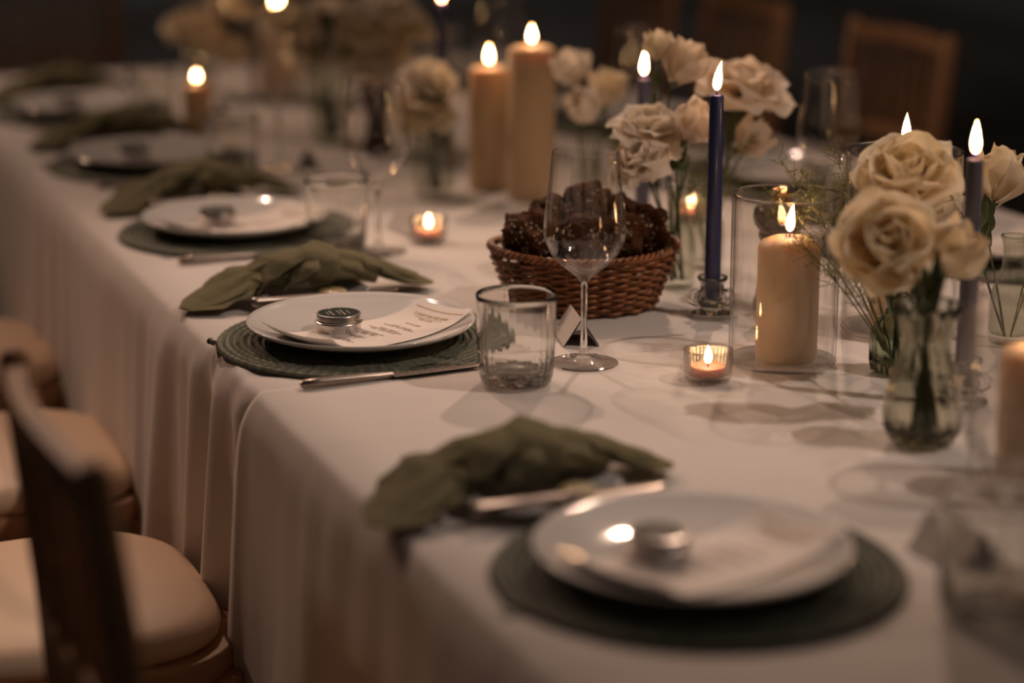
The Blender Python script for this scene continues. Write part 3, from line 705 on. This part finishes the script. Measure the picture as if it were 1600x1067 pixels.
# ================================================================== settings round the table
S = [  # name, plate x, y, rot, where
    ('near', .190, -.885, 0, 'at the blurred nearest place setting'),
    ('sharp', .166, .000, 0, 'at the sharp place setting left of the basket'),
    ('second', .187, .700, 0, 'one setting beyond the sharp one, left side'),
    ('third', .191, 1.328, 0, 'two settings beyond the sharp one, left side'),
    ('fourth', .190, 1.960, 0, 'at the farthest left-hand place setting'),
    ('oppa', 1.205, .128, pi, 'across the table at the right edge of view'),
    ('oppb', 1.180, .762, pi, 'across the table below the paler chair back'),
    ('oppc', 1.180, 1.42, pi, 'across the table behind the white flowers'),
    ('oppd', 1.180, 2.08, pi, 'across the table behind the tall pillar candles'),
]
for key, px, py, rot, where in S:
    def L2(dx, dy, dz=0):
        x = px + dx * cos(rot) - dy * sin(rot); y = py + dx * sin(rot) + dy * cos(rot); return (x, y, tz(y) + dz)
    inst('mat', b_placemat, L2(.006, 0), rot + {'near': .4, 'second': 1.0}.get(key, 0), 'round dark green braided placemat ' + where, 'round braided placemats')
    inst('plate', b_plate, L2(0, 0, MATH), 0, 'white coupe dinner plate ' + where, 'white dinner plates')
    inst('tin', b_tin, L2(-.022, .022, MATH + .0042), {'near': .3}.get(key, 0) + rot, 'small round screw-lid tin on the plate ' + where, 'favour tins on plates')
    if key in ('near', 'sharp', 'second', 'oppa', 'oppb'):
        inst('menu', b_menu, L2(0, 0, MATH), rot + (-.06 if key == 'near' else 0), 'printed paper menu lying over the plate ' + where, 'menus on plates')
    if key not in ('oppd', 'near'):
        inst('knife', b_knife, L2(-.016, -.178, 0), rot + .06, 'steel dinner knife lying beside the plate ' + where, 'dinner knives')
    sp = {'near': (-.052, .232), 'sharp': (-.004, .228)}.get(key, (-.004, .232))
    inst('sideplate', b_sideplate, L2(*sp), rot, 'small white side plate under a napkin ' + where, 'side plates')
    inst('napkin', b_napkin, L2(sp[0] + (-.006 if key == 'near' else .015), sp[1] + .042, .005), rot + {'near': .03, 'sharp': -.10, 'second': .05, 'third': -.12}.get(key, .04), 'olive green knotted linen napkin ' + where, 'knotted olive napkins', {'near': .98}.get(key))
    inst('bknife', b_butterknife, L2(sp[0] - .004, sp[1] - .050, .0185), rot + .03, 'butter knife resting on the side plate ' + where, 'butter knives')
    if key in ('near', 'sharp', 'second'):
        inst('disc', b_disc, L2(sp[0] + .026, sp[1] - .034, .0055), 0, 'small olive wrapped butter disc ' + where, 'butter discs')
    inst('tumbler', b_tumbler, L2({'near': .185, 'sharp': .107}.get(key, .110), {'near': -.185, 'sharp': -.249}.get(key, -.166)), .1, 'fluted clear water tumbler ' + where, 'water tumblers')
    inst('wine', b_wine, L2({'near': .232, 'second': .160, 'third': .201}.get(key, .212), {'near': -.13, 'second': -.208, 'third': -.134}.get(key, -.199)), 0, 'empty tulip-shaped wine glass ' + where, 'wine glasses')
    if key != 'oppd':
        inst('tent', b_tent, L2({'near': .235}.get(key, .253), {'near': -.05}.get(key, -.078)), rot + {'sharp': -.22, 'near': .1}.get(key, .1), 'small folded black place card ' + where, 'place cards')

# ================================================================== bread basket
BX, BY = .495, .078; bz = Z
bk = thing('bread_basket', 'brown oval wicker basket behind the wine glass', 'basket', (BX, BY, bz), radians(-17))
def ov(a, h, d=0):
    t = h / .075; ax = .092 + .029 * t; ay = .070 + .022 * t
    return ((ax + d) * cos(a), (ay + d) * sin(a), h)
NS = 34
part('woven_base', MB().lathe([(0, .002), (.086, .002), (.090, .006), (0, .006)], 48), 'wickerdark', bk)
bk.children[0].scale = (1, .76, 1)
for k in range(NS):
    a = 2 * pi * k / NS
    if k == 0: stake = MB().tube([ov(0, h) for h in (.004, .03, .055, .076)], .0020, 6).mesh('stake', M['wickerdark'])
    part('stake', MB().tube([ov(a, h) for h in (.004, .03, .055, .076)], .0020, 6), 'wickerdark', bk)
NROW = 15
for r in range(NROW):
    h = .0055 + r * .0046
    pts = [ov(2 * pi * i / (NS * 4), h + .0007 * sin(i * .9 + r) + .001 * sin(i * .05 + r), (.0034 if (r % 2) else -.0034) * sin(2 * pi * i / 8 + .0)) for i in range(NS * 4)]
    part('weaver', MB().tube(pts, .0025, 6, closed=True), 'wicker', bk, 'all')
for k in range(3):     # twisted rim
    pts = []
    for i in range(220):
        a = 2 * pi * i / 220; ph = 2 * pi * (i * 26 / 220) + k * 2 * pi / 3
        x, y, z = ov(a, .0765, .0034 * cos(ph)); pts.append((x, y, z + .0034 * sin(ph) + .006 * cos(a) ** 2))
    part('rim_strand', MB().tube(pts, .0026, 6, closed=True), 'wicker', bk, 'all')

def bread(label, x, y, z, rx, ry, rz_, seed, tilt=(0, 0), yaw=0):
    rnd = random.Random(seed); bm = bmesh.new(); bmesh.ops.create_icosphere(bm, subdivisions=5, radius=1)
    from mathutils import noise
    off = Vector((seed * 3.1, seed * 1.7, 0))
    for v in bm.verts:
        p = v.co.copy(); n = noise.noise(p * 1.6 + off) * .28 + noise.noise(p * 4 + off) * .16 + abs(noise.noise(p * 9 + off)) * .13 + noise.noise(p * 20 + off) * .05
        q = p * (1 + n); q.x *= rx; q.y *= ry; q.z *= rz_
        v.co = q
    me = bpy.data.meshes.new('crust'); bm.to_mesh(me); bm.free(); me.polygons.foreach_set('use_smooth', [True] * len(me.polygons)); me.materials.append(M['bread'])
    t = thing('bread_roll', label, 'bread', (x, y, z), yaw, 'dark bread in the basket')
    crust = link('crust', me, t, rot=(tilt[0], tilt[1], 0))
    mb = MB()
    vs = [v.co for v in me.vertices]
    for _ in range(230 if seed in (1, 3, 6) else 110):
        p = vs[rnd.randrange(len(vs))]
        if p.z > rz_ * .75: continue
        d = p.normalized(); a = d.orthogonal().normalized() * rnd.uniform(.0010, .0038); b = d.cross(a).normalized() * rnd.uniform(.0008, .0024); c = p + d * .0006
        mb.add([c - a, c - b, c + a, c + b, c + d * .0008], [(0, 1, 4), (1, 2, 4), (2, 3, 4), (3, 0, 4)])
    o = part('flake_topping', mb, 'crumb', crust, False); o['kind'] = 'stuff'; o['label'] = 'pale oat flakes'
    return t
def bb(dx, dy): a = radians(-17); return (BX + dx * cos(a) - dy * sin(a), BY + dx * sin(a) + dy * cos(a))
for (dx, dy, dz, rx, ry, rz_, sd, ti, yw, lb) in [
    (-.068, -.018, .074, .036, .036, .033, 1, (.2, .1), .3, 'dark seeded bread roll at the left end of the basket'),
    (-.040, .028, .086, .036, .030, .030, 2, (0, .2), 1.0, 'dark crusty bread roll at the back left of the basket'),
    (-.006, -.032, .070, .038, .030, .032, 3, (.1, 0), .1, 'flaky dark bread roll at front middle, seen through the wine glass'),
    (.004, .020, .100, .040, .032, .036, 4, (0, 0), .5, 'tallest dark bread roll in the middle of the basket'),
    (.046, -.026, .070, .034, .030, .032, 5, (0, .1), .9, 'dark bread roll at front right in the basket'),
    (.078, .006, .074, .030, .038, .034, 6, (.1, 0), .2, 'dark bread roll at the right end of the basket'),
    (.048, .036, .082, .034, .030, .032, 7, (0, 0), 2, 'dark bread roll at the back right of the basket'),
    (0.0, .0, .035, .060, .040, .026, 8, (0, 0), 0, 'dark bread roll at the bottom under the others')]:
    x, y = bb(dx, dy); bread(lb, x, y, bz + dz + (.024 if dz > .04 else 0), rx, ry, rz_, sd, ti, yw)

# ================================================================== candles
for x, y, lb in [(.482, -.319, 'ribbed glass tealight with red wax, sharp, in front of pillar'),
                 (.440, .538, 'lit tealight left of the bread basket'),
                 (.875, .545, 'lit tealight behind the navy candle'),
                 (.86, 2.15, 'faint lit tealight near the far table end'), (1.02, 1.85, 'faint lit tealight at far right side of table')]:
    inst('tea', b_tealight, (x, y, tz(y)), 0, lb, 'tealights on the table')
def pillar(x, y, r, h, label, z=None, lean=0, fh=.036, fr=.0062, dome=.012):
    t = thing('pillar_candle', label, 'candle', (x, y, tz(y) if z is None else z), 0, 'ivory pillar candles'); return candle_parts(t, r, h, 0, 'ivory', dome, fh, fr, lean)
for x, y, lb in [(.599, -.279, 'clear glass cylinder round the sharp ivory pillar candle'), (.806, -.195, 'clear glass cylinder behind the large roses'), (.600, -.795, 'blurred glass cylinder at the right frame edge')]:
    inst('hur', b_hurricane, (x, y, tz(y)), 0, lb, 'hurricane glasses', 1.12 if x > .8 else 1.0)
hz = .0068
pillar(.603, -.281, .0365, .146, 'lit ivory pillar candle in glass cylinder, in focus', tz(-.28) + hz, .12, .033, .0056, .014)
pillar(.806, -.195, .0365, .226, 'lit ivory pillar candle behind the large roses', tz(-.195) + hz * 1.12, 0)
pillar(.600, -.795, .0365, .140, 'lit ivory pillar candle blurred at the right frame edge', tz(-.8) + hz)
pillar(.676, .908, .0335, .205, 'shorter of the two bare ivory pillar candles', dome=.008, fh=.030)
pillar(.710, .803, .0375, .250, 'taller of the two bare ivory pillar candles', dome=.008, fh=.027)
inst('hur', b_hurricane, (.62, 2.02, Z), 0, 'glass cylinder holding a candle at the far end', 'hurricane glasses')
pillar(.62, 2.02, .037, .180, 'lit ivory pillar candle in cylinder at far end', Z + hz, fh=.045, fr=.009)
pillar(.373, 1.718, .028, .088, 'short orange-lit pillar candle beyond the third plate', fh=.018, fr=.005)
for x, y, h, m, lb, lean, lf in [(.627, -.034, .286, 'navy', 'tall navy taper candle right of the bread basket', .16, 0), (.702, -.509, .275, 'slate', 'slate blue taper candle right of the large roses', .0, 0),
                    (.708, .364, .252, 'greyblue', 'grey-blue taper candle behind the bread basket among flowers', .05, 0), (.671, 1.127, .285, 'navy', 'navy taper candle far back above the bud vase', 0, 0)]:
    inst('holder', b_holder, (x, y, tz(y)), radians(-15), 'small clear glass holder of the ' + lb.replace('tall ', ''), 'glass taper holders')
    taper((x, y, tz(y)), h, m, lb, lean=lean)
# ================================================================== mills
inst('mill', b_mill, (.722, -.044 + .01, Z), 0, 'dark wooden pepper mill behind the sharp pillar candle', 'pepper mills')
inst('mill', b_mill, (.606, 1.30, Z), 0, 'dark pepper mill far back, seen through a wine glass', 'pepper mills', .85)

# ================================================================== vases and flowers
V1 = vase('hourglass', 'ribbed hourglass vase of large roses in the right foreground', .584, -.618, 0, 1.0, 'vasenear')
V2 = vase('squat', 'small squat grey-green ribbed vase beside the foreground roses', .701, -.364, .4, 1.0, 'greenglass')
V3 = vase('bottle', 'bud vase just right of the bread basket', .655, .134)
V4 = vase('bottle', 'bud vase behind the navy candle', .745, .225, .3, .95)
V5 = vase('bottle', 'bud vase behind the wine glass and basket', .735, .62, .6)
V6 = vase('wide', 'ribbed vase of white flowers left of the bare pillar candles', .570, .887)
V7 = vase('tall', 'tall glass vase of white flowers far down the table', .564, 1.464)
V8 = vase('bottle', 'bud vase behind the slate candle at right', .900, -.30, .2)
def F(label, kind, c, R, ax, vs, mat='white_petal', **k):
    b = (vs.location.x + random.uniform(-.008, .008), vs.location.y + random.uniform(-.008, .008), vs.location.z + .010)
    a = Vector(ax).normalized() * R * .5
    return flower(label, kind, (c[0] - a.x, c[1] - a.y, T + c[2] - a.z), R, ax, b, mat, **k)
F('largest white rose, top of foreground vase at right', 'rose', (.686, -.4, .247), .055, (-.25, -.5, .85), V1, 'cream_petal', leaves=3)
F('cream rose facing the camera in the foreground vase', 'rose', (.578, -.54, .204), .052, (-.25, -.75, .45), V1, 'cream_petal', leaves=2)
F('half-open cream rose leaning right in the foreground vase', 'bud', (.645, -.551, .18), .036, (.45, -.35, .6), V1, 'cream_petal', leaves=2)
F('cream rose bud at the right edge behind slate candle', 'bud', (.907, -.241, .184), .042, (.2, -.1, .95), V8, 'cream_petal', leaves=3)
F('single drooping cream bloom left of the slate candle', 'bud', (.829, -.27, .171), .028, (-.7, -.1, .5), V8, 'cream_petal', leaves=3)
F('largest open blush rose above the navy candle', 'open', (.807, .23, .266), .062, (.1, -.35, .9), V4, 'blush_petal', leaves=3)
F('blush bloom hanging beneath the largest open rose', 'bud', (.786, .192, .18), .032, (.55, -.25, .5), V4, 'blush_petal', leaves=3)
F('white ruffled bloom right of the grey-blue candle flame', 'bud', (.688, .204, .284), .036, (.35, -.2, .9), V3, 'blush_petal', leaves=1)
F('tall white lisianthus bud beside the grey-blue flame', 'bud', (.663, .22, .309), .024, (0, 0, 1), V3, 'cream_petal', leaves=2)
F('ruffled white lisianthus above the basket right end', 'open', (.616, .139, .23), .048, (-.05, -.25, .95), V3, 'white_petal', leaves=1)
F('lower ruffled white bloom touching the wine glass rim', 'open', (.585, .108, .192), .040, (-.45, -.35, .7), V3, 'white_petal')
F('white lisianthus bloom left of the navy candle', 'bud', (.652, .089, .221), .034, (.4, -.3, .8), V3, 'blush_petal', leaves=2)
F('closed round white rose right of the tall pillar candle', 'bud', (.705, .623, .223), .033, (-.15, -.1, 1), V5, 'white_petal', leaves=1)
F('yellowish white lisianthus bud behind the ruffled bloom', 'bud', (.772, .643, .187), .034, (.2, 0, 1), V5, 'cream_petal')
F('sideways white bloom right of the closed rose', 'bud', (.718, .574, .181), .032, (-.9, -.2, .3), V5, 'white_petal')
F('blurred cream bloom low in the ribbed vase', 'open', (.554, .894, .149), .050, (-.1, -.4, .9), V6, 'cream_petal', leaves=3)
F('blurred white bloom high in the ribbed vase', 'open', (.577, .919, .2), .044, (.1, -.3, .9), V6, 'white_petal', leaves=3)
F('blurred white bloom right side in the ribbed vase', 'open', (.603, .937, .19), .038, (.4, -.3, .8), V6, 'cream_petal', leaves=3)
def loose_stems(v, n, h, seed, label):
    rnd = random.Random(seed); t = thing('cut_stems', label, 'stems', (v.location.x, v.location.y, v.location.z + .010))
    for _ in range(n):
        a = rnd.uniform(0, 6.28); r0 = rnd.uniform(.004, .020); r1 = rnd.uniform(.004, .02); 
        m = MB().tube([(r0 * cos(a), r0 * sin(a), 0), (0, 0, h * .55), (-r1 * cos(a) * 1.2, -r1 * sin(a) * 1.2, h)], [.0021, .002, .0014], 7)
        part('stem', m, 'stem', t)
        link('leaf', leafmesh(.035, .009, .8), t, loc=(-r1 * cos(a) * .5, -r1 * sin(a) * .5, h * rnd.uniform(.75, .95)), rot=(0, -rnd.uniform(.2, .9), rnd.uniform(0, 6.28)))
loose_stems(V1, 9, .175, 3, 'crossing dark green stems in the foreground ribbed vase')
loose_stems(V2, 4, .10, 4, 'short stems and leaves in the squat vase')
loose_stems(V3, 3, .17, 5, 'dark stems in the bud vase by the basket')
loose_stems(V6, 6, .15, 6, 'blurred stems and leaves in the ribbed vase by pillars')
loose_stems(V7, 8, .23, 7, 'blurred green stems in the far tall vase')
k = 0
for c, R, lb in [((.63, 1.482, .22), .062, 'blurred big white bloom at the centre of the tall vase'), ((.588, 1.505, .243), .055, 'blurred white bloom topmost left in the tall vase'),
              ((.672, 1.458, .191), .058, 'blurred white bloom at the right of the tall vase'), ((.636, 1.406, .150), .052, 'blurred cream bloom low at the right of the tall vase'),
              ((.736, 1.497, .22), .046, 'blurred cream bloom at far right of the tall vase'), ((.549, 1.499, .179), .050, 'blurred cream bloom at the left of the tall vase'), ((.500, 1.50, .235), .050, 'blurred white bloom at upper left of the tall vase'), ((.69, 1.47, .262), .050, 'blurred white bloom topmost right in the tall vase')]:
    k += 1; F(lb, 'open', c, R, (c[0] - .56, -.3, .8), V7, 'cream_petal' if k % 2 else 'white_petal', leaves=3, name='white_rose')
fern('feathery asparagus fern spilling left from the foreground roses', (.700, -.362, T + .012), [(.601, -.25, T + .244), (.623, -.263, T + .232), (.577, -.273, T + .210), (.675, -.246, T + .25), (.575, -.43, T + .150), (.60, -.33, T + .23), (.63, -.34, T + .26), (.55, -.33, T + .19)], 5, 46, .030)
fern('feathery fern sprigs in the bud vase behind navy candle', (.745, .226, T + .012), [(.72, .17, T + .18), (.69, .17, T + .15), (.78, .16, T + .20), (.70, .20, T + .12)], 6, 40, .028)
fern('wispy fern at the right edge behind the cream bud', (.900, -.302, T + .012), [(.97, -.30, T + .26), (.95, -.34, T + .20)], 8, 16, .02)
fern('feathery fern in the far tall vase', (.564, 1.462, T + .012), [(.50, 1.40, T + .26), (.52, 1.50, T + .30), (.64, 1.5, T + .28)], 9, 30, .03)
# ================================================================== chairs
def b_chair():
    """faces +x; origin on the floor under the seat centre"""
    t = thing('banquet_chair', 'chair', 'chair')
    def outline(a, hx, hy, n=3.2):
        c, s = cos(a), sin(a); r = (abs(c) ** n + abs(s) ** n) ** (-1 / n); x = r * c * hx
        return (x, r * s * hy * (1 + .06 * x / hx))
    def ring(hx, hy, z): return [(*outline(2 * pi * i / 72, hx, hy), z) for i in range(72)]
    fr = MB(); rows = [ring(.20, .205, .425), ring(.215, .22, .425), ring(.218, .223, .432), ring(.218, .223, .452), ring(.214, .219, .457), ring(.190, .195, .457), ring(.05, .05, .457)]
    fr.grid(lambda i, j: rows[j][i], 72, len(rows), closeu=True)
    part('seat_frame', fr, 'limewash', t, True)
    rows2 = [ring(.192, .197, .457), ring(.198, .203, .462), ring(.200, .205, .472), ring(.194, .199, .484), ring(.175, .18, .494), ring(.13, .13, .500), ring(.07, .07, .503), ring(.001, .001, .504)]
    part('cushion', MB().grid(lambda i, j: rows2[j][i], 72, len(rows2), closeu=True), 'pad', t, 'all')
    for s in (-1, 1):
        part('front_leg', MB().tube([(.18, s * .18, .0), (.18, s * .18, .2), (.18, s * .18, .43)], [.012, .016, .019], 12), 'limewash', t)
        part('back_post', MB().tube([(-.215, s * .185, 0), (-.195, s * .185, .25), (-.190, s * .185, .45), (-.205, s * .185, .70), (-.228, s * .185, .915), (-.230, s * .185, .925)], [.013, .016, .018, .017, .015, .008], 12), 'limewash', t)
        part('side_stretcher', MB().tube([(-.20, s * .183, .22), (.18, s * .18, .22)], .009, 8), 'limewash', t)
    def rail(zc, x, hgt, n=12):
        def pt(i, j):
            y = -.185 + .37 * i / (n - 1); bow = -.020 * (1 - (y / .185) ** 2)
            dx = (-.009, .009, .009, -.009)[j]; dz = (-hgt, -hgt, hgt, hgt)[j]
            return (x + bow + dx, y, zc + dz + .008 * (1 - (y / .185) ** 2))
        mb = MB().grid(pt, n, 4, closev=True); return mb
    part('top_rail', rail(.895, -.226, .016), 'limewash', t)
    part('middle_rail', rail(.700, -.207, .012), 'limewash', t)
    part('lower_rail', rail(.560, -.198, .010), 'limewash', t)
    for k in range(6):
        y = -.185 + .37 * (k + 1) / 7; bow = -.020 * (1 - (y / .185) ** 2)
        part('spindle', MB().tube([(-.199 + bow, y, .56), (-.207 + bow, y, .705), (-.215 + bow, y, .76), (-.221 + bow, y, .84), (-.226 + bow, y, .890)], [.007, .0075, .009, .0075, .007], 8), 'limewash', t)
    part('front_stretcher', MB().tube([(.18, -.18, .24), (.18, .18, .24)], .009, 8), 'limewash', t)
    return t
for x, y, rz, lb in [
    (-.107, -.735, 0, 'dark unlit wooden chair at the lower left, nearest the camera'),
    (-.245, -.02, 0, 'wooden chair with ivory cushion, lowest and sharpest at left'),
    (-.218, .565, .0, 'wooden chair with ivory cushion, second along the cloth'),
    (-.215, 1.185, 0, 'wooden chair with ivory cushion, third, at left frame edge'),
    (-.235, 1.90, 0, 'wooden chair barely in view beyond the third left chair'),
    (TW + .16, 1.41, pi, 'wooden chair back against the dark, right of the flowers'),
    (TW + .15, 2.08, pi, 'wooden chair back behind the open blush rose'),
    (TW + .15, 2.66, pi, 'faint wooden chair back at top centre'),
    (.95, 3.05, -pi / 2 , 'dim chair at the far table end, right'),
    (.35, 3.10, -pi / 2, 'dim chair at the far table end, left')]:
    inst('chair', b_chair, (x, y, 0), rz, lb, 'wooden banquet chairs')

# ================================================================== second table in the background
t2 = thing('side_table', 'background table with hanging cloth at upper left', 'table', (.25, 4.5, 0), .3)
def c2(i, j):
    a = 2 * pi * i / 160; s = [0, .005, .03, .2, .45, .72][j]; r = .48 + .03 * min(1, s / .03) + (.04 * sin(a * 11) + .02 * sin(a * 23)) * min(1, s / .4)
    return (r * cos(a), r * sin(a), .76 - s)
mb = MB().grid(c2, 160, 6, closeu=True, flip=True); mb.f.append(tuple(i * 6 for i in range(160)))
part('hanging_cloth', mb, 'cloth', t2, 'all'); part('leg', MB().tube([(0, 0, 0), (0, 0, .74)], .05, 12), 'darkwood', t2)
inst('chair', b_chair, (1.12, 4.42, 0), 2.7, 'dim chair right of the background table at upper left', 'wooden banquet chairs')
V9 = vase('wide', 'blurred vase of flowers beside the far end candle', .50, 2.22, .3)
for c, R, lb in [((.47, 2.16, .16), .055, 'blurred cream bloom left of the far end candle'), ((.56, 2.18, .20), .050, 'blurred cream bloom above the far end vase'), ((.53, 2.12, .11), .045, 'blurred cream bloom low in the far end vase')]:
    F(lb, 'open', c, R, (c[0] - .5, -.3, .8), V9, 'cream_petal', leaves=3)
